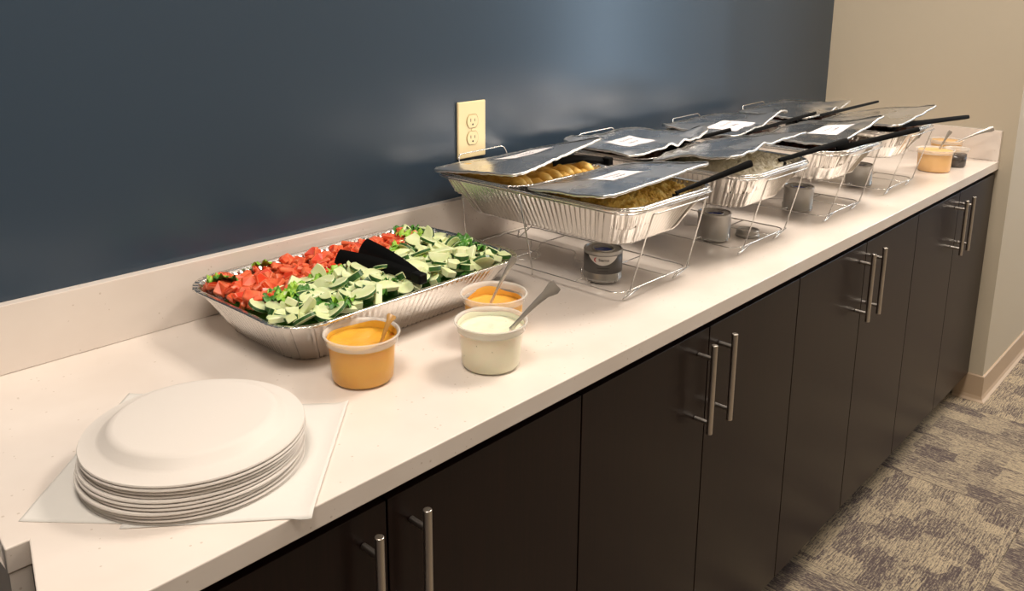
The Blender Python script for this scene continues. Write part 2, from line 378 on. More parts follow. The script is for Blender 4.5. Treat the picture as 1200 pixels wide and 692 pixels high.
def foil_pan(parent, LX_, LY_, H, inset, rib=True, pitch=.0135, seed=0, rc=.05, spp=6, rimw=.009):
    """body and rim meshes, origin at base centre"""
    rnd = random.Random(seed); a, b = LX_/2-rimw, LY_/2-rimw
    n1 = max(12, int((2*a-2*rc)/pitch)*spp); n2 = max(12, int((2*b-2*rc)/pitch)*spp); nc = 42
    levels = [0, .0, .04, .10, .16, .3, .5, .7, .84, .90, .93, 1.0]
    v = []; f = []
    N = 2*n1+2*n2+4*nc
    wr = [rnd.uniform(-1, 1) for _ in range(N)]; wr = [(wr[i-1]+wr[i]*1.6+wr[(i+1) % N])/2.6 for i in range(N)]
    wr = [noise.noise(Vector((i*.30, seed*7.7, 0)))*1.5+.35*q for i, q in enumerate(wr)]; wr2 = [rnd.uniform(-1, 1) for _ in range(N)]
    for k, t in enumerate(levels):
        ins = inset*(1-t)**1.0; z = H*t; r = rc-.008+.008*t
        if k == 0: ins = inset+.010
        A, B = a-ins, b-ins
        for i, (x, y, nx, ny, fl, u) in enumerate(path(A, B, max(.01, r-(.01 if k == 0 else 0)), n1, nc, n2)):
            if 2 <= k <= 9: env = 1
            else: env = 0
            d = 0
            if rib: d += .0026*(math.cos(2*math.pi*(i % spp)/spp))*fl*env
            else: d += .0006*math.sin(i*.21+seed)*fl*env
            cf = 1-fl
            d += cf*(.0062*wr[i]+.0010*math.sin(k*1.9+i)*wr2[i])*(1 if 1 < k < 11 else .2)
            v.append((x+nx*d, y+ny*d, z))
    for k in range(len(levels)-1):
        for i in range(N):
            j = (i+1) % N; f.append((k*N+i, k*N+j, (k+1)*N+j, (k+1)*N+i))
    f.append(tuple(range(N-1, -1, -1)))
    body = obj('pan_body', v, f, M['foil'], parent, smooth=True)
    v = []; f = []
    prof = [(0, 0), (.002, .0008), (rimw*.7, .001), (rimw, .0018), (rimw+.0012, .0005), (rimw+.001, -.0018), (rimw-.001, -.0026), (rimw-.002, -.001)]
    for k, (dd, dz) in enumerate(prof):
        for i, (x, y, nx, ny, fl, u) in enumerate(path(a, b, rc, n1, nc, n2)):
            cf = 1-fl; w = cf*.0008*wr[i]
            v.append((x+nx*(dd+w), y+ny*(dd+w), H+dz+cf*.0007*wr2[i]+.0006*math.sin(i*.05)))
    for k in range(len(prof)-1):
        for i in range(N):
            j = (i+1) % N; f.append((k*N+i, k*N+j, (k+1)*N+j, (k+1)*N+i))
    obj('pan_rim', v, f, M['foil'], parent, smooth=True)
    return body

# ------------------------------------------------------------------ chafing racks
RX = [(1.075, .085), (1.49, .070), (1.90, .050), (2.32, .050)]
ZR = .190; PW, PL = .325, .527
ORD = ['first wire chafing rack nearest the salad pan', 'second wire chafing rack from the salad pan', 'third wire chafing rack from the salad pan', 'fourth wire chafing rack at the sauce cups end']
def rack():
    e = empty('chafing_rack', (0, 0, 0)); w = .0016; zr = ZR-.0055
    # rim frame under the pan flange
    g = .004
    pts = rounded([(g, g, zr), (PW-g, g, zr), (PW-g, PL-g, zr), (g, PL-g, zr)], .045, 8, True)
    MB().tube(pts, w, 8, True).build('rim_frame', M['wire'], e, smooth=True)
    base = rounded([(.043, .045, .02), (PW-.043, .045, .02), (PW-.043, PL-.045, .02), (.043, PL-.045, .02)], .028, 6, True)
    MB().tube(base, w, 8, True).build('base_frame', M['wire'], e, smooth=True)
    for s in (0, 1):   # end stands: leg, hand bar, leg
        Y = (lambda y: y) if s == 0 else (lambda y: PL-y)
        up = .004 if s == 0 else .026
        hb = [(.072, Y(.042), .02), (.070, Y(-.004), ZR-.010), (.075, Y(-.012), ZR+up-.012 if s == 0 else ZR+.020), (.250, Y(-.012), ZR+up-.012 if s == 0 else ZR+.022), (.256, Y(-.004), ZR-.010), (.272, Y(.042), .02)]
        if s == 1: hb = [(.072, Y(.042), .02), (.094, Y(-.003), ZR+.002), (.098, Y(-.010), ZR+.024), (.246, Y(-.010), ZR+.026), (.252, Y(-.003), ZR+.002), (.272, Y(.042), .02)]
        pr = rounded(hb, .012, 5)
        MB().tube(pr, w, 8).build('leg', M['wire'], e, smooth=True)
        for xf in (.060, .232):
            MB().tube(rounded([(xf+.012, Y(.043), .02), (xf, Y(.050), .0022), (xf+.055, Y(.045), .02)], .005, 5), w, 8).build('foot', M['wire'], e, smooth=True)
    for x, xb in ((.002, .043), (PW-.002, PW-.043)):
        MB().tube([(x, PL/2, zr), (xb, PL/2, .02), (xb, PL/2, .008)], w, 8).build('side_leg', M['wire'], e, smooth=True)
    for yc in (.155, PL-.155):
        xc = .137
        hol = MB()
        hol.tube(rounded([(.043, yc, .02), (xc-.055, yc, .02), (xc-.05, yc, .006), (xc+.05, yc, .006), (xc+.055, yc, .02), (PW-.043, yc, .02)], .008, 4), w*.8, 7)
        hol.tube([(xc+.036*math.cos(a), yc+.036*math.sin(a), .0062) for a in [2*math.pi*i/28 for i in range(28)]], w*.7, 6, True)
        for an in (20, 140, 260):
            ca, sa = math.cos(R(an)), math.sin(R(an))
            hol.tube(rounded([(xc+.030*ca, yc+.030*sa, .0062), (xc+.0438*ca, yc+.0438*sa, .0062), (xc+.0438*ca, yc+.0438*sa, .026)], .004, 4), w*.8, 7)
        hol.build('can_holder', M['wire'], e, smooth=True)
    # cranked middle wire
    MB().tube(rounded([(.20, .045, .02), (.20, .175, .02), (.175, .185, .02), (.175, .26, .008), (.20, .275, .02), (.20, PL-.045, .02)], .01, 5), w*.8, 7).build('cross_wire', M['wire'], e, smooth=True)
    return e
r0 = rack()
racks = []
for i, (x, y) in enumerate(RX):
    r = r0 if i == 0 else copy_tree(r0)
    r.location = (x, y, 0); tag(r, ORD[i]+', thin chrome wire', 'rack', 'chafing racks'); racks.append(r)
OR2 = ['first', 'second', 'third', 'fourth']
for i, (x, y) in enumerate(RX):
    e = empty('foil_pan', (x+PW/2, y+PL/2, ZR-.083), 0,
              ('full-size fluted foil pan seated in the %s wire rack' if i < 2 else 'full-size smooth-sided foil pan seated in the %s wire rack') % OR2[i], 'pan', 'full-size foil pans in racks')
    foil_pan(e, PW, PL, .083, .046, rib=(i < 2), seed=i+3, rc=.055 if i < 2 else .075, pitch=.0125)

# half pans nested in each water pan
def half_centres(i):
    x, y = RX[i]; return [(x+PW/2, y+.397, 'back'), (x+PW/2, y+.133, 'front')]
FOOD = {(0, 'back'): 'golden fried rolls', (0, 'front'): 'yellow rice', (1, 'front'): 'white rice', (1, 'back'): 'dark food', (2, 'back'): 'red-brown meat', (2, 'front'): 'grilled meat and peppers', (3, 'front'): 'dark brown meat', (3, 'back'): 'dark shredded meat'}
for i in range(4):
    for (cx, cy, nm) in half_centres(i):
        e = empty('half_pan', (cx, cy, ZR-.045), 0, '%s half-size foil pan of %s in the %s wire rack' % (nm, FOOD[(i, nm)], OR2[i]), 'pan', 'half-size foil pans')
        foil_pan(e, .311, .254, .048, .022, rib=True, seed=30+i*2+(nm == 'back'), rc=.04, pitch=.012, spp=4, rimw=.008)
def mound(name, cx, cy, a, b, z0, zh, amp, sc, m, label, cat, seed=0, grain=.0):
    nx, ny = 150, 124; v = []; f = []
    for j in range(ny+1):
        for i in range(nx+1):
            u, w = i/nx*2-1, j/ny*2-1
            # squircle-ish mapping keeps it within rounded corners
            x = u*a; y = w*b; k = max(0, (abs(u)**8+abs(w)**8))
            dome = (1-abs(u)**4)*(1-abs(w)**4)
            p = Vector((x*sc+seed*3.1, y*sc, seed)); h = noise.noise(p)*.5+noise.noise(p*2.3)*.3+noise.noise(p*5)*.2
            h2 = noise.noise(Vector((x, y, seed))*170)*grain
            v.append((x*(1-.045*abs(w)**8), y*(1-.045*abs(u)**8), z0+zh*dome+amp*h*min(1, dome*4)+h2*min(1, dome*6)))
    for j in range(ny):
        for i in range(nx):
            q = j*(nx+1)+i; f.append((q, q+1, q+nx+2, q+nx+1))
    n0 = len(v)
    v = [(x*(1-.13*(abs(x/a)**4)*(abs(y/b)**4)), y*(1-.16*(abs(x/a)**4)*(abs(y/b)**4)), z) for x, y, z in v]
    o = obj(name, v, f, m, None, smooth=True); o.location = (cx, cy, 0)
    return tag(o, label, cat, None, 'stuff')
zf = ZR-.012
for i in range(4):
    for (cx, cy, nm) in half_centres(i):
        k = (i, nm); a, b = .139, .111
        if k == (0, 'front'): mound('yellow_rice', cx, cy, a, b, zf-.001, .024, .013, 60, M['rice_y'], 'golden yellow rice filling the front pan of the first rack', 'rice', 1, .003)
        if k == (1, 'front'): mound('white_rice', cx, cy, a, b, zf+.001, .028, .008, 40, M['rice_w'], 'off-white rice heaped in the front pan of the second rack', 'rice', 2, .003)
        if k == (1, 'back'): mound('shredded_meat', cx, cy, a, b, zf-.012, .008, .010, 50, M['meat'], 'dark food barely seen under the back lid of the second rack', 'food', 3, .002)
        if k == (2, 'back'): mound('red_meat', cx, cy, a, b, zf-.006, .016, .014, 50, M['meat2'], 'dark red-brown meat in the back pan of the third rack', 'meat', 4, .003)
        if k == (2, 'front'): mound('grilled_meat', cx, cy, a, b, zf-.004, .014, .014, 50, M['meat'], 'dark grilled meat with orange pieces in the front pan of the third rack', 'meat', 5, .003)
        if k == (3, 'front'): mound('brown_meat', cx, cy, a, b, zf-.004, .016, .014, 50, M['meat'], 'dark brown meat in the front pan of the fourth rack', 'meat', 6, .003)
        if k == (3, 'back'): mound('dark_meat', cx, cy, a, b, zf-.004, .014, .014, 50, M['meat2'], 'dark meat in the back pan of the fourth rack', 'meat', 7, .003)
# golden rolls in the back pan of the first rack
cx, cy, _ = half_centres(0)[0]
rnd = random.Random(5); roll_me = None
for k in range(13):
    if roll_me is None:
        mb = MB(); pts = [(0, -.102+.204*t/14, .004*math.sin(t*.9)) for t in range(15)]
        mb.tube(pts, [.005]+[.0115+.0024*math.sin(t*1.7) for t in range(13)]+[.005], 14)
        o = mb.build('fried_roll', M['fried'], None, smooth=True); roll_me = o.data
    else: o = link(bpy.data.objects.new('fried_roll', roll_me))
    o.location = (cx-.112+k*.0190, cy+rnd.uniform(-.004, .004), ZR-.005+rnd.uniform(-.004, .003)); o.rotation_euler = (rnd.uniform(-.03, .03), 0, rnd.uniform(-.12, .12)+(math.pi if k % 2 else 0))
    tag(o, 'golden brown fried roll in the back pan of the first rack', 'food', 'fried rolls under the first lid')

# ------------------------------------------------------------------ lids
def lid(BL, BR, FR, FL, label, seed, crump=.0025, sticker=None, edge=None, bow=0., crease=(), folds=()):
    """board lid with a foil face and crimped edges; corners in world space"""
    BL, BR, FR, FL = map(Vector, (BL, BR, FR, FL)); c = (BL+BR+FR+FL)/4
    e = empty('foil_lid', c, 0, label, 'lid', 'foil board lids')
    nx, ny = 46, 36; th = .0016
    rr = .10
    def P(u, w):
        # rounded corners: pull the parameter square into a rounded one
        du, dw = abs(u-.5)*2, abs(w-.5)*2
        k = max(0, (du-.80)/.20)**2*max(0, (dw-.75)/.25)**2
        u = .5+(u-.5)*(1-.055*k); w = .5+(w-.5)*(1-.07*k)
        p = (FL*(1-u)+FR*u)*(1-w)+(BL*(1-u)+BR*u)*w
        q = Vector((p.x*9, p.y*9, seed*1.7))
        h = crump*(noise.noise(q)*1.6+noise.noise(q*2.7)*.6)+crump*.10*noise.noise(q*8)
        h += bow*math.sin(math.pi*w)*math.sin(math.pi*u)
        if edge: h += edge(u, w)
        for (pu, pw, rad, hh) in folds:
            d = math.hypot((u-pu)*1.25, w-pw)/rad
            if d < 1: h += hh*(1-d)
        return p-c+Vector((0, 0, h))
    v = []; f = []; mi = []
    for j in range(ny+1):
        for i in range(nx+1): v.append(P(i/nx, j/ny))
    n0 = len(v)
    for j in range(ny+1):
        for i in range(nx+1): v.append(P(i/nx, j/ny)-Vector((0, 0, th)))
    for j in range(ny):
        for i in range(nx):
            q = j*(nx+1)+i; f.append((q, q+1, q+nx+2, q+nx+1)); mi.append(0); f.append((n0+q, n0+q+nx+1, n0+q+nx+2, n0+q+1)); mi.append(1)
    per = [i for i in range(nx+1)]+[j*(nx+1)+nx for j in range(1, ny+1)]+[ny*(nx+1)+i for i in range(nx-1, -1, -1)]+[j*(nx+1) for j in range(ny-1, 0, -1)]
    for k in range(len(per)):
        a, b = per[k], per[(k+1) % len(per)]; f.append((a, a+n0, b+n0, b)); mi.append(0)
    obj('lid_board', v, f, [M['lidfoil'], M['board']], e, smooth=True, mi=mi)
    # crimped edge
    rnd = random.Random(seed); ring = []; n = len(per)
    for k, a in enumerate(per):
        p = v[a]; d = Vector((p.x, p.y, 0)).normalized(); w = rnd.uniform(-1, 1)*.0006
        ring.append([p+d*-.004+Vector((0, 0, .0012+w)), p+d*.0005+Vector((0, 0, .0024+w)), p+d*.0022+Vector((0, 0, .0006+w)), p+d*.0018+Vector((0, 0, -.0032+w*2)), p+d*-.001+Vector((0, 0, -.0040+w*2)), p+d*-.006+Vector((0, 0, -.0022))])
    vv = [q for r in ring for q in r]; ff = []
    for k in range(n):
        k2 = (k+1) % n
        for s in range(5): ff.append((k*6+s, k*6+s+1, k2*6+s+1, k2*6+s))
    obj('crimped_edge', vv, ff, M['lidedge'], e, smooth=True)
    if sticker:
        u0, u1, w0, w1 = sticker; v = []; f = []; ns = 8
        for j in range(ns+1):
            for i in range(ns+1): v.append(P(u0+(u1-u0)*i/ns, w0+(w1-w0)*j/ns)+Vector((0, 0, .0009)))
        for j in range(ns):
            for i in range(ns): q = j*(ns+1)+i; f.append((q, q+1, q+ns+2, q+ns+1))
        st = obj('sticker', v, f, M['sticker'], e, smooth=True)
        mb = MB(); um, wm = (u0+u1)/2, (w0+w1)/2
        for row in range(2):
            pts = []; L_ = (u1-u0)*(.5 if row == 0 else .35)
            for t in range(30):
                uu = um-L_/2+L_*t/29; ww = wm+(w1-w0)*((.14 if row == 0 else -.14)+.09*math.sin(t*2.1)*math.cos(t*.7))
                pts.append(P(uu, ww)+Vector((0, 0, .0011)))
            mb.tube(pts, .00035, 4)
        mb.build('writing', M['ink'], st)
    return e
LID_L = 'tilted foil board lid over the %s pan of the %s rack'
lid((1.070, .605, .1982), (1.415, .600, .1995), (1.3812, .370, .258), (1.0829, .360, .2197), 'foil lid with a white sticker, left of all lids, tilted over the golden rolls', 1, .0022, (.40, .80, .48, .76), bow=.002)
lid((1.0842, .345, .1943), (1.425, .340, .1975), (1.384, .100, .2392), (1.0368, .105, .2257), 'foil lid with a white sticker, tilted over the yellow rice in front', 2, .0022, (.36, .66, .40, .70))
lid((1.5022, .600, .2050), (1.8162, .600, .2078), (1.7942, .340, .2213), (1.4495, .340, .2084), 'crumpled foil lid with a white sticker over the back pan of the second rack', 3, .0040, (.22, .55, .28, .62),
    folds=((.98, .10, .22, .020), (.45, .0, .10, .012), (.15, 1.0, .3, .012), (.62, .02, .08, .010)))
lid((1.4927, .325, .2006), (1.8099, .350, .2010), (1.8136, .090, .2562), (1.4354, .080, .2450), 'creased foil lid without a sticker raised over the white rice', 4, .0050, None,
    folds=((.0, .5, .25, .008), (.35, .0, .15, .010)))
lid((1.9026, .570, .2041), (2.2309, .560, .2094), (2.2170, .330, .2310), (1.8919, .320, .2078), 'crumpled foil lid over the red-brown meat in the back of the third rack', 5, .0040, (.15, .50, .12, .52),
    folds=((.80, .0, .45, .018), (.0, .95, .2, .008)))
lid((1.9188, .310, .2035), (2.2549, .300, .2060), (2.1912, .050, .2570), (1.9154, .060, .2145), 'dented dark-looking foil lid with a sticker over the front pan of the third rack', 6, .0045, (.32, .70, .20, .52))
lid((2.3299, .560, .2050), (2.6633, .560, .2145), (2.6531, .320, .2198), (2.3149, .320, .2096), 'foil lid with a domed back over the back pan of the fourth rack', 7, .0035, None, bow=.012,
    folds=((.95, .05, .30, .016), (.6, 0, .12, .010)))
lid((2.3540, .300, .2051), (2.6854, .300, .2030), (2.6220, .050, .2476), (2.2842, .050, .2218), 'foil lid sloping up toward the beige wall, rightmost in front', 8, .0030, None)

# ------------------------------------------------------------------ black servers
def strip(mb, pts, widths, thick, side=None, arch=0.0):
    """tapered strap with a shallow channel section"""
    P = [Vector(p) for p in pts]; n = len(P); v = []; f = []
    for i, p in enumerate(P):
        t = (P[min(i+1, n-1)]-P[max(i-1, 0)]).normalized(); s = Vector(side) if side else t.cross(Vector((0, 0, 1)))
        s = (s-t*s.dot(t)).normalized(); u = s.cross(t); w = widths[i]/2
        if u.z < 0: u = -u
        for (a, b) in ((-1, -arch), (-.45, 0), (.45, 0), (1, -arch)): v.append(p+s*w*a+u*b)
        for (a, b) in ((1, -arch-thick), (.45, -thick), (-.45, -thick), (-1, -arch-thick)): v.append(p+s*w*a+u*b)
    for i in range(n-1):
        for k in range(8): f.append((i*8+k, i*8+(k+1) % 8, (i+1)*8+(k+1) % 8, (i+1)*8+k))
    f.append(tuple(range(7, -1, -1))); f.append(tuple((n-1)*8+k for k in range(8))); mb.add(v, f)
def server(p0, p1, label, w0=.012, w1=.022, group='black plastic servers', th=.005, side=(0, 0, 1)):
    p0, p1 = Vector(p0), Vector(p1); d = (p1-p0); e = empty('serving_spoon', p0, 0, label, 'spoon', group)
    mb = MB(); strip(mb, [Vector((0, 0, 0))+d*t for t in (-.12, 0, .3, .7, .97, 1)], [w0, w0, (w0*2+w1)/3, (w0+2*w1)/3, w1, w1*.85], th, side, .0015)
    mb.build('handle', M['blackp'], e, auto=40)
    dd = d.normalized(); s = dd.cross(Vector((0, 0, 1))).normalized(); u = s.cross(dd); c = dd*-.045+Vector((0, 0, -.006)); v = []; f = []; n = 18
    for lay in (0, 1):
        for k in range(6):
            r = k/5
            for i in range(n):
                a = 2*math.pi*i/n; v.append(c+dd*.034*r*math.cos(a)+s*.024*r*math.sin(a)+u*(-.010*(1-r*r)-lay*.0015))
    for k in range(5):
        for i in range(n):
            j = (i+1) % n; f.append((k*n+i, k*n+j, (k+1)*n+j, (k+1)*n+i)); f.append((6*n+k*n+i, 6*n+(k+1)*n+i, 6*n+(k+1)*n+j, 6*n+k*n+j))
    for i in range(n): j = (i+1) % n; f.append((5*n+i, 5*n+j, 11*n+j, 11*n+i))
    obj('bowl', v, f, M['blackp'], e, smooth=True)
    return e
server((1.2806, .0992, .200), (1.440, .0432, .238), 'black serving spoon with a flat handle in the yellow rice', .007, .015, side=(.35, .2, 1))
server((1.731, .1036, .200), (1.930, .0440, .224), 'black serving spoon with a broad handle in the white rice', .010, .015, side=(.35, .2, 1))
server((2.000, .074, .197), (2.2134, -.030, .229), 'black serving spoon lying across the front pan of the third rack', .014, .014, side=(.35, .2, 1))
server((2.400, .090, .205), (2.7018, -.018, .2115), 'long black serving spoon in the front pan of the fourth rack', .016, .0125, side=(.35, .2, 1))
server((1.9419, .3365, .203), (2.1818, .2365, .249), 'slim black serving spoon in the back pan of the third rack', .010, .009, side=(.35, .2, 1))
server((2.3443, .3355, .205), (2.6481, .2355, .240), 'slim black serving spoon pointing up from the back pan of the fourth rack', .011, .008, side=(.35, .2, 1))
server((1.780, .400, .199), (1.885, .335, .224), 'black serving spoon poking from under the crumpled lid of the second rack', .010, .010, side=(.35, .2, 1))
def tongs(name, hinge, ends, widths, label, side=(0, 0, 1), arch=.003):
    h = Vector(hinge); e = empty(name, h, 0, label, 'tongs')
    for en in ends:
        d = Vector(en)-h; mb = MB(); s0 = Vector(side); n = 12
        pts = [d*(i/n)+Vector((0, 0, .006*math.sin(math.pi*i/n))) for i in range(n+1)]
        ws = [widths[0]+(widths[1]-widths[0])*min(1, i/(n*.35)) if i < n*.35 else widths[1]+(widths[2]-widths[1])*((i/n-.35)/.65)**1.5 for i in range(n+1)]
        strip(mb, pts, ws, .0016, side, arch); mb.build('arm', M['blackp'], e, auto=30)
    k = MB().box(-.009, .009, -.012, .012, -.010, .008).build('hinge', M['blackp'], e); bevel(k, .003, 3)
    return e
tongs('salad_tongs', (.770, .296, .101), [(.7352, .4825, .104), (.7920, .4820, .114)], (.018, .022, .032), 'black plastic tongs lying on the cucumbers in the salad pan', side=(.6, -.2, .75))
tongs('serving_tongs', (1.425, .395, .1965), [(1.290, .470, .206), (1.285, .440, .208)], (.018, .016, .022), 'black plastic tongs under the first tilted lid on the golden rolls', side=(.3, .4, .8))

# ------------------------------------------------------------------ fuel cans
def can(x, y, rz, label, printed=False):
    e = empty('fuel_can', (x, y, .0072), rz, label, 'fuel can', 'chafing fuel cans'); r = .0395; h = .062
    prof = [(.030, 0), (r-.003, 0), (r-.0005, .0015), (r, .004), (r-.001, .006), (r-.001, h-.006), (r, h-.004), (r-.0005, h), (r-.003, h+.0005), (r-.004, h-.0025), (.0235, h-.0035), (.0225, h-.0015), (.021, h-.0015), (.020, h-.006)]
    MB().lathe(prof, 56, cap0=True, m=0).build('can_body', M['can'], e, auto=35)
    MB().lathe([(.0201, h-.006), (.012, h-.0065), (.001, h-.0065)], 40, cap1=True).build('gel', M['wick'], e, smooth=True)
    if printed:
        rr = r-.0006
        MB().lathe([(rr-.0003, .0165), (rr+.0003, .0168), (rr+.0003, .0535), (rr-.0003, .0538)], 72).build('label_band', M['candark'], e, smooth=True)
        # white shield, flat at the top and curved below
        v = []; f = []; n = 26
        for i in range(n+1):
            a = (-.5+i/n)*1.62; zb = .0535-.0185*math.cos(a/1.62*math.pi)**.75 if abs(a) < .809 else .0535
            for z in (.0535, zb): v.append(((rr+.0006)*math.cos(a), (rr+.0006)*math.sin(a), z))
        for i in range(n): f.append((2*i, 2*i+1, 2*i+3, 2*i+2))
        sh = obj('shield', v, f, M['canwhite'], e)
        def wrap(txt, size, zc, off, m, nm):
            cu = bpy.data.curves.new('t', 'FONT'); cu.body = txt; cu.size = size; cu.align_x = 'CENTER'; cu.offset = .0001
            to = bpy.data.objects.new('t', cu); COL.objects.link(to); dg = bpy.context.evaluated_depsgraph_get(); dg.update()
            me = bpy.data.meshes.new_from_object(to.evaluated_get(dg)); bpy.data.objects.remove(to)
            for vv in me.vertices:
                a = (vv.co.x+off)/rr; z = zc+vv.co.y; vv.co = ((rr+.0010)*math.cos(a), (rr+.0010)*math.sin(a), z)
            me.materials.append(m); return link(bpy.data.objects.new(nm, me), e)
        wrap('Sterno', .0078, .0436, .0018, M['ink'] if False else M['slot'], 'brand_lettering')
        mb = MB(); pts = []
        for i in range(14):
            a = math.pi*.5+math.pi*i/13*.95; yy = -.0125+.0042*math.cos(a); pts.append(((rr+.0011)*math.cos(yy/rr), (rr+.0011)*math.sin(yy/rr), .0462+.0045*math.sin(a)))
        mb.tube(pts, [.0002+.0011*math.sin(math.pi*i/13) for i in range(14)], 6); mb.build('flame_logo', M['canred'], e, smooth=True)
        mb = MB()
        for zc, hw, hh in ((.0285, .012, .0013), (.0235, .010, .0007), (.0212, .011, .0006)):
            v = []; f = []; n = 14
            for i in range(n+1):
                a = (-1+2*i/n)*hw/rr
                for z in (zc, zc+hh): v.append(((rr+.0007)*math.cos(a), (rr+.0007)*math.sin(a), z))
            f = [(2*i, 2*i+2, 2*i+3, 2*i+1) for i in range(n)]; mb.add(v, f)
        mb.build('small_print', M['slot'], e)
    return e
def aim(x, y): return math.atan2(-.7459-y, -.1229-x)
CANS = [(1.212, .240), (1.627, .225), (2.037, .205), (2.457, .205)]
for i, (x, y) in enumerate(CANS):
    can(x, y, aim(x, y), ['open fuel can with a grey label and red logo under the first rack', 'plain silver fuel can under the second rack', 'plain silver fuel can under the third rack', 'plain silver fuel can under the fourth rack'][i], i == 0)
e = empty('can_lid', (1.715, .182, .0005), 0, 'round grey fuel can lid lying on the counter under the second rack', 'lid')
MB().lathe([(.024, 0), (.0285, .0005), (.029, .004), (.0285, .006), (.027, .0075), (.027, .015), (.0255, .017), (.020, .0165), (.019, .015), (.002, .0148)], 48, cap0=True, cap1=True).build('lid_disc', M['can'], e, auto=35)

# ------------------------------------------------------------------ sauce cups
def cup(x, y, rt, rb, h, fill, sauce, label, scoop=.004, seed=0, group='round plastic sauce cups', over=None, name='sauce_cup'):
    e = empty(name, (x, y, 0), 0, label, 'cup', group); t = .0009
    lip = rt
    prof = [(rb-.004, .0002), (rb-.001, .0006), (rb, .003), (rb+(rt-.006-rb)*.72, h*.72), (rt-.0055, h*.80), (rt-.0035, h*.82), (rt-.003, h*.93), (rt-.001, h*.955), (lip, h*.965), (lip+.0004, h-.0015), (lip-.0004, h), (rt-.003, h-.0005),
            (rt-.0042, h*.93), (rt-.0046, h*.83), (rt-.0066, h*.79), (rb-t+(rt-.006-rb)*.72, h*.72), (rb-t, .004), (rb-.004, .0016), (.001, .0015)]
    MB().lathe(prof[:6], 64, cap0=True).build('cup_wall', M['cup'], e, smooth=True)
    MB().lathe(prof[5:14], 64).build('cup_rim', M['cuprim'], e, smooth=True)
    ri = lambda z: (rb+(rt-.006-rb)*(z/h))-.0014 if z < h*.72 else rt-.0072
    ps = [(.001, .002), (rb-.005, .002), (rb-.0018, .006)]+[(ri(zz), zz) for zz in (h*.4, h*.69) if zz < fill-.003]+([(rt-.0076, h*.80)] if fill > h*.805 else [])+[(ri(fill), fill)]
    NS = len(ps)-1
    rnd = random.Random(seed)
    def wob(r, z, a, k):
        if k >= NS and r > .001:
            dz = .0022*noise.noise(Vector((r*60*math.cos(a), r*60*math.sin(a), seed)))
            return r, z+(dz if k > NS else dz*.5)
        return r, z
    n = 9
    R0 = ri(fill)
    ps += [(R0*(1-i/n), fill-scoop*math.sin(math.pi/2*min(1, i/3))) for i in range(1, n)]+[(.0005, fill-scoop)]
    MB().lathe(ps, 64, wob=wob, cap1=True).build('sauce', sauce, e, smooth=True)
    if over:   # smear above the fill line on the inside wall
        v = []; f = []; n = 64
        for i in range(n+1):
            a = 2*math.pi*i/n; hh = fill+over*(.55+.5*noise.noise(Vector((math.cos(a)*1.1, math.sin(a)*1.1, seed+.5))))
            hh = max(fill, min(h-.003, hh)); rr0, rr1 = R0, rt-.0054 if hh > h*.83 else R0+.0002
            v += [(rr0*math.cos(a), rr0*math.sin(a), fill-.004), (rr0*math.cos(a), rr0*math.sin(a), fill+(hh-fill)*.5), (rr1*math.cos(a), rr1*math.sin(a), hh)]
        for i in range(n):
            for k in range(2): f.append((i*3+k, i*3+k+1, i*3+k+4, i*3+k+3))
        obj('smear', v, f, sauce, e, smooth=True)
    return e
cup(.596, .2265, .0575, .0475, .076, .062, M['queso'], 'cup of golden cheese sauce nearest the plates, in front of the salad pan', .004, 1, over=.014)
cup(.7635, .1200, .0575, .0465, .076, .063, M['ranch'], 'cup of white herb dressing near the counter edge', .003, 2, over=.013)
cup(.8595, .2070, .0575, .0475, .074, .052, M['orange'], 'cup of orange sauce behind the white dressing', .003, 3, over=.018)
cup(2.870, .1150, .0600, .0520, .074, .069, M['peach'], 'front cup of pale orange sauce at the far end of the counter', .001, 4)
cup(3.105, .1500, .0570, .0480, .074, .069, M['peach'], 'rear cup of pale orange sauce against the far end splash', .001, 5)
cup(3.000, .0850, .0400, .0340, .064, .045, M['dark_sauce'], 'small cup of dark sauce between the two pale orange cups', .001, 6)
def spoon(p0, p1, label, w=.012, mat_=None, wend=.016, group='small spoons in the sauces'):
    p0, p1 = Vector(p0), Vector(p1); d = p1-p0; e = empty('spoon', p0, 0, label, 'spoon', group); mb = MB(); ts = [0, .15, .35, .55, .75, .92, 1]
    s = d.cross(Vector((0, 0, 1)))
    ws = [w*.55, w*.45, w*.5, w*.65, w*.85, wend, wend*.8]
    sd = d.cross(Vector((-1.0, -.85, .45))).normalized(); strip(mb, [d*t+Vector((0, 0, .004*math.sin(math.pi*t))) for t in ts], ws, .0012, sd, .0014); mb.build('handle', mat_ or M['spoon'], e, auto=50)
    dd = d.normalized(); sv = dd.cross(Vector((0, 0, 1))).normalized(); u = sv.cross(dd); v = []; f = []; n = 18
    for k in range(5):
        r = k/4
        for i in range(n): a = 2*math.pi*i/n; v.append(dd*(-.011+.012*r*math.cos(a))+sv*.009*r*math.sin(a)+u*(-.004*(1-r*r)))
    for k in range(4):
        for i in range(n): j = (i+1) % n; f.append((k*n+i, k*n+j, (k+1)*n+j, (k+1)*n+i))
    obj('bowl', v, f, mat_ or M['spoon'], e, smooth=True); return e
spoon((.7760, .0900, .063), (.8220, .0370, .137), 'silvery spoon leaning out of the white herb dressing', .014, wend=.022)
spoon((.8500, .2050, .056), (.8800, .1780, .137), 'silvery spoon standing in the orange sauce', .010, wend=.012)
spoon((.6110, .2010, .058), (.6380, .2050, .096), 'short spoon smeared with cheese sauce in the front golden cup', .011, mat('smeared_spoon', (.50, .27, .07), .3), wend=.015)
spoon((2.8950, .1100, .066), (2.9100, .0860, .132), 'spoon standing in the front pale orange sauce at the far end', .012, wend=.014)
spoon((3.080, .1150, .068), (3.120, .0090, .126), 'spoon leaning to the right out of the far cups', .014, wend=.018)

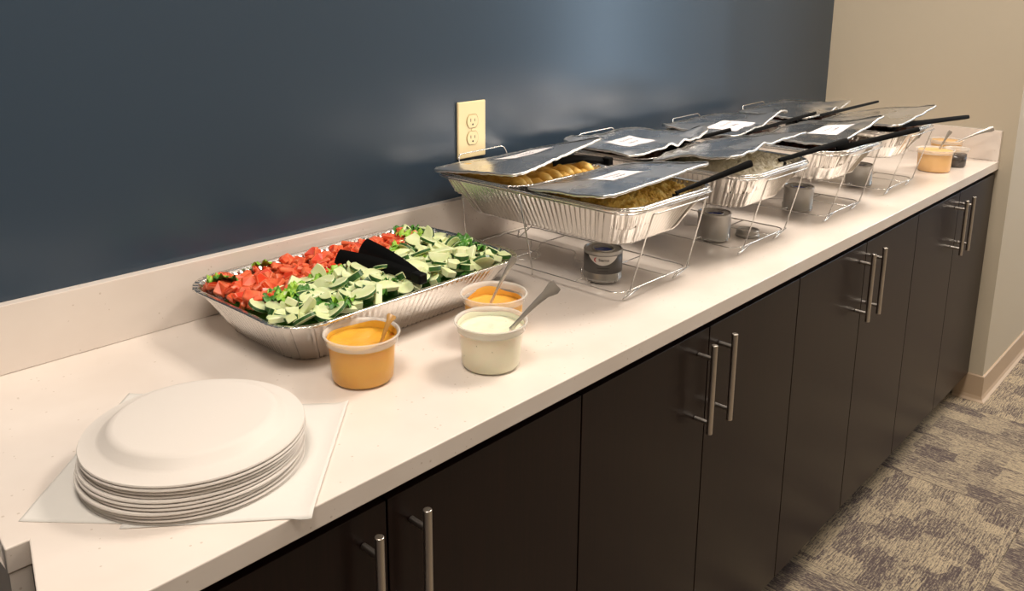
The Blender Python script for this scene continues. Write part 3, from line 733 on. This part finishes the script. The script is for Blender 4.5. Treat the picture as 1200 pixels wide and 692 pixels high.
# ------------------------------------------------------------------ plates and tissue
def plate():
    # upside-down plate: rim at z=0, foot plateau up
    r = .131; prof = [(r, 0), (r+.0006, .0010), (r-.0002, .0026), (r-.003, .0030), (.112, .0062), (.1075, .0085), (.100, .0160), (.0955, .0188), (.090, .0198), (.001, .0195)]
    inner = [(.001, .0178), (.089, .0180), (.0945, .0170), (.098, .0150), (.1055, .0070), (.111, .0044), (r-.003, .0010), (r, 0)]
    e = empty('plate'); MB().lathe(prof+[], 96, cap1=True).add([], []).build('x', M['plate'], e)
    ch = e.children[0]; me = ch.data; bpy.data.objects.remove(ch)
    mb = MB(); mb.lathe(prof, 96, cap1=True); mb.lathe(inner, 96, cap0=True); bpy.data.objects.remove(e)
    o = mb.build('paper_plate', M['plate'], None, auto=50); return o
p0 = plate(); rnd = random.Random(3)
NP = 11; ordn = ['topmost', 'second', 'third', 'fourth', 'fifth', 'sixth', 'seventh', 'eighth', 'ninth', 'tenth', 'eleventh']
for k in range(NP):
    o = p0 if k == 0 else link(p0.copy()) 
    z = .0012+k*.0043
    dx, dy = (.001*rnd.uniform(-1, 1), .0012*rnd.uniform(-1, 1))
    if k >= 7: dx += .003; dy += .001
    if k in (2, 3): dx -= .003
    o.location = (.3085+dx, .186+dy, z); o.rotation_euler = (rnd.uniform(-.003, .003), rnd.uniform(-.003, .003), rnd.uniform(0, 6))
    i = NP-1-k
    tag(o, ('topmost upside-down off-white plate of the stack on tissue' if i == 0 else 'bottom off-white plate of the stack, on the tissue' if i == NP-1 else '%s plate down from the top of the off-white stack' % ordn[i]), 'plate', 'stack of round off-white plates')
def sheet(name, corners, label, seed, z0=.0006, curl=None):
    A, B, C, D = [Vector((*c, 0)) for c in corners]; n = 40; v = []; f = []
    for j in range(n+1):
        for i in range(n+1):
            u, w = i/n, j/n; p = (A*(1-u)+B*u)*(1-w)+(D*(1-u)+C*u)*w
            edge = min(u, 1-u, w, 1-w)
            h = z0+max(0, .0011*noise.noise(Vector((p.x*14, p.y*14, seed)))*min(1, 1))+.0004*edge
            if curl: h += curl(u, w, p)
            if p.y < 0: h -= min(.01, (-p.y)*.35)-.0004
            v.append((p.x, p.y, h))
    for j in range(n):
        for i in range(n): q = j*(n+1)+i; f.append((q, q+1, q+n+2, q+n+1))
    o = obj(name, v, f, M['paper'], None, smooth=True); m = o.modifiers.new('s', 'SOLIDIFY'); m.thickness = .0003; m.offset = 1
    return tag(o, label, 'napkin', 'thin white paper napkins')
sheet('paper_napkin', [(.1150, .2120), (.2000, .1150), (.4300, .3050), (.3300, .4300)], 'thin white napkin spread under the left side of the plate stack', 1, .0005)
sheet('paper_napkin', [(.1850, .1180), (.3400, -.0160), (.5320, .1760), (.3750, .3200)], 'thin white napkin under the right side of the plates, overhanging the counter edge', 2, .0009,
      curl=lambda u, w, p: .004*max(0, (u-.9)/.1)**2)

# ------------------------------------------------------------------ salad
SX, SY = .7665, .4425; SLX, SLY, SH = .535, .333, .083
e = empty('salad_pan', (SX, SY, .0006), R(.8), 'large fluted foil pan of salad lying on the counter against the backsplash', 'pan')
foil_pan(e, SLX, SLY, SH, .048, True, .0125, 77, .058)
def inside(x, y, m=.0): return abs(x-SX) < SLX/2-.026-m and abs(y-SY) < SLY/2-.026-m and (max(0, abs(x-SX)-(SLX/2-.06))**2+max(0, abs(y-SY)-(SLY/2-.06))**2) < (.036-m)**2
bed = mound('lettuce_bed', SX, SY, SLX/2-.030, SLY/2-.030, .052, .018, .010, 40, M['letd'], 'bed of chopped green lettuce under the cucumber and tomato in the salad pan', 'lettuce', 9, .002)
def slab(poly, th, rmask, bulge=0.):
    """extruded outline; sides flagged in rmask get the rind slot"""
    n = len(poly); v = [(x, y, th/2) for x, y in poly]+[(x, y, -th/2) for x, y in poly]
    f = [tuple(range(n)), tuple(range(2*n-1, n-1, -1))]; mi = [0, 0]
    for i in range(n): f.append((i, i+n, (i+1) % n+n, (i+1) % n)); mi.append(1 if rmask[i] else 0)
    return v, f, mi
def cuc_mesh(kind):
    r = .0205; k = 10
    if kind == 0: pts = [(r*math.cos(math.pi*i/k), r*math.sin(math.pi*i/k)) for i in range(k+1)]; mask = [True]*k+[False]
    elif kind == 1: pts = [(r*math.cos(math.pi*i/2/7), r*math.sin(math.pi*i/2/7)) for i in range(8)]+[(0, 0)]; mask = [True]*7+[False]*2
    elif kind == 2: pts = [(r*math.cos(2*math.pi*i/18)*.95, r*math.sin(2*math.pi*i/18)*.95) for i in range(18)]; mask = [True]*18
    elif kind == 3: pts = [(r*math.cos(math.pi*(.15+.5*i/7)), r*math.sin(math.pi*(.15+.5*i/7))) for i in range(8)]+[(-.007, .002), (.010, -.002)]; mask = [True]*7+[False]*3
    else: pts = [(.019*math.cos(math.pi*i/8), .013*math.sin(math.pi*i/8)) for i in range(9)]; mask = [True]*8+[False]
    cx = sum(p[0] for p in pts)/len(pts); cy = sum(p[1] for p in pts)/len(pts); pts = [(x-cx, y-cy) for x, y in pts]
    th = (.009, .011, .0065, .011, .012)[kind]
    v, f, mi = slab(pts, th, mask); me = bpy.data.meshes.new('cucumber_piece'); me.from_pydata(v, [], f)
    for m in (M['cuc'], M['rind'], M['cuc2']): me.materials.append(m)
    me.polygons.foreach_set('material_index', mi); me.update()
    bm = bmesh.new(); bm.from_mesh(me); bmesh.ops.bevel(bm, geom=[ed for ed in bm.edges if ed.calc_face_angle(0) > .9], offset=.0009, segments=1, affect='EDGES'); bm.to_mesh(me); bm.free()
    return me
cms = [cuc_mesh(k) for k in range(5)]
rnd = random.Random(11); CU = []; CG = 'cucumber pieces on the salad'
def cuc_zone(x, y):
    # tomato band along the back, narrowing to the right
    yb = .463+.004*math.sin(x*40)
    if x > .90: yb = .50+.35*(x-.90)
    if x > .965: yb = .60
    return y < yb
tries = 0; pts = []
while len(pts) < 160 and tries < 30000:
    tries += 1; x = rnd.uniform(SX-.25, SX+.25); y = rnd.uniform(SY-.16, SY+.16)
    if not inside(x, y, .006) or not cuc_zone(x, y): continue
    if x < .60 and y > .42: continue
    if math.hypot(x-.60, (y-.392)*1.3) < .018 or math.hypot(x-.655, (y-.405)) < .015: 
        if rnd.random() < .8: continue
    if any(math.hypot(x-a, y-b) < .0185 for a, b, c in pts): continue
    pts.append((x, y, len(pts)))
up2 = []; tries = 0
while len(up2) < 62 and tries < 9000:
    tries += 1; x = rnd.uniform(SX-.24, SX+.24); y = rnd.uniform(SY-.15, SY+.14)
    if not inside(x, y, .014) or not cuc_zone(x, y+.008) or any(math.hypot(x-a, y-b) < .029 for a, b, c in up2) or (x < .66 and y > .37): continue
    up2.append((x, y, 1000))
pts += up2
for (x, y, k) in pts:
    ki = rnd.choices(range(5), (30, 16, 20, 18, 16))[0]; o = link(bpy.data.objects.new('cucumber_slice', cms[ki]))
    dome = .080+.008*(1-((x-SX)/.25)**2)*(1-((y-.38)/.16)**2)
    o.location = (x, y, dome+rnd.uniform(-.003, .003)+(.009 if k == 1000 else 0)); tl = 1.2 if rnd.random() < .14 else .48
    o.rotation_euler = (rnd.uniform(-tl, tl), rnd.uniform(-tl, tl), rnd.uniform(0, 6.28)); s = rnd.uniform(.85, 1.15); o.scale = (s, s, 1)
    tag(o, 'pale green cucumber piece with dark rind in the salad pan', 'cucumber', CG)
def tom_mesh(seed):
    rn = random.Random(seed); n = rn.choice((4, 5, 5)); o_ = []
    for i in range(n):
        a = 2*math.pi*(i+rn.uniform(-.25, .25))/n; o_.append((0.0148*math.cos(a)*rn.uniform(.75, 1.2), .0118*math.sin(a)*rn.uniform(.8, 1.2)))
    bm = bmesh.new(); H_ = .0075
    top = [bm.verts.new((x*.86, y*.86, H_/2+rn.uniform(-.001, .002))) for x, y in o_]; mid = [bm.verts.new((x*1.05, y*1.05, rn.uniform(-.001, .001))) for x, y in o_]; bot = [bm.verts.new((x*.9, y*.9, -H_/2)) for x, y in o_]
    ft = bm.faces.new(top); bm.faces.new(bot[::-1])
    for i in range(n):
        j = (i+1) % n; bm.faces.new((mid[i], mid[j], top[j], top[i])); bm.faces.new((bot[i], bot[j], mid[j], mid[i]))
    for f in bm.faces: f.smooth = True; f.material_index = 1 if f.normal.z > .6 or rn.random() < .3 else 0
    bmesh.ops.recalc_face_normals(bm, faces=bm.faces)
    bmesh.ops.bevel(bm, geom=[e for e in bm.edges], offset=.0009, segments=1, affect='EDGES')
    for v in bm.verts: v.co.z -= 14*v.co.x**2
    for f in bm.faces: f.smooth = False
    me = bpy.data.meshes.new('tomato_piece'); bm.to_mesh(me); bm.free(); me.materials.append(M['tomf']); me.materials.append(M['tom']); return me
tms = [tom_mesh(k) for k in range(9)]; tp = []; tries = 0
while len(tp) < 150 and tries < 30000:
    tries += 1; x = rnd.uniform(SX-.25, SX+.25); y = rnd.uniform(SY-.10, SY+.16)
    if not inside(x, y, .004): continue
    if cuc_zone(x, y+.004) and not (x < .60 and y > .425): continue
    if x > .93 and rnd.random() < .25: continue
    if any(math.hypot(x-a, y-b) < .0125 for a, b in tp): continue
    tp.append((x, y))
tlow = [(x+rnd.uniform(-.006, .006), y+rnd.uniform(-.006, .006)) for x, y in tp if rnd.random() < .75]
tlow = [p for p in tlow if inside(p[0], p[1], .008)]
for ti, (x, y) in enumerate(tp+tlow):
    o = link(bpy.data.objects.new('tomato_chunk', rnd.choice(tms))); o.location = (x, y, .083+rnd.uniform(-.004, .008)-(.010 if ti >= len(tp) else 0)); o.rotation_euler = (rnd.uniform(-.8, .8), rnd.uniform(-.8, .8), rnd.uniform(0, 6.28)); s = rnd.uniform(.85, 1.3); o.scale = (s, s, s)
    tag(o, 'diced red tomato chunk along the back of the salad pan', 'tomato', 'diced tomato on the salad')
def leaf_mesh(seed):
    n = 12; v = []; f = []
    for j in range(n+1):
        for i in range(n+1):
            u, w = i/n*2-1, j/n*2-1; r = math.hypot(u, w)
            x, y = u*.020*(1-.25*abs(w)), w*.017*(1-.3*abs(u))
            h = .006*noise.noise(Vector((u*2.2, w*2.2, seed)))*(.4+r)+.004*r*math.sin(6*math.atan2(w, u)+seed)
            v.append((x, y, h))
    for j in range(n):
        for i in range(n): q = j*(n+1)+i; f.append((q, q+1, q+n+2, q+n+1))
    me = bpy.data.meshes.new('leaf'); me.from_pydata(v, [], f); me.polygons.foreach_set('use_smooth', [True]*len(me.polygons)); me.update(); return me
lms = [leaf_mesh(k) for k in range(4)]; lmd = []
for me in lms:
    d = me.copy(); me.materials.append(M['let']); d.materials.append(M['letd']); lmd.append(d)
LV_ALL = [(.572, .393, 0), (.585, .405, 0), (.600, .412, 0), (.617, .425, 0), (.635, .430, 0), (.600, .385, 1), (.615, .398, 1), (.590, .372, 1), (.655, .440, 0), (.672, .447, 1), (.690, .452, 0), (.705, .448, 0),
      (.545, .560, 0), (.552, .545, 1), (.548, .572, 0), (.640, .575, 0), (.87, .485, 0), (.885, .490, 0), (.860, .470, 0), (.90, .475, 0), (.965, .58, 1), (.975, .57, 1), (.985, .555, 1), (.99, .54, 1),
      (.99, .40, 1), (.995, .385, 1), (.992, .42, 1), (.985, .372, 1), (.70, .315, 1), (.715, .325, 1), (.62, .315, 1), (.635, .322, 0), (.605, .345, 1), (.86, .40, 0), (.93, .45, 0), (.78, .36, 1), (.67, .37, 1), (.94, .53, 0), (.955, .52, 0), (.92, .55, 0), (.74, .335, 1), (.58, .43, 0), (.565, .42, 1)]
LV = [q for i, q in enumerate(LV_ALL) if i % 5 != 4]
for (x, y, d) in LV:
    o = link(bpy.data.objects.new('lettuce_leaf', (lmd if d else lms)[rnd.randrange(4)])); o.location = (x, y, .091+rnd.uniform(-.003, .002)); o.rotation_euler = (rnd.uniform(-.5, .5), rnd.uniform(-.5, .5), rnd.uniform(0, 6.28)); s = rnd.uniform(.7, 1.15); o.scale = (s, s, s)
    tag(o, ('dark' if d else 'bright')+' green lettuce leaf piece in the salad pan', 'lettuce', 'dark lettuce pieces' if d else 'bright lettuce pieces')
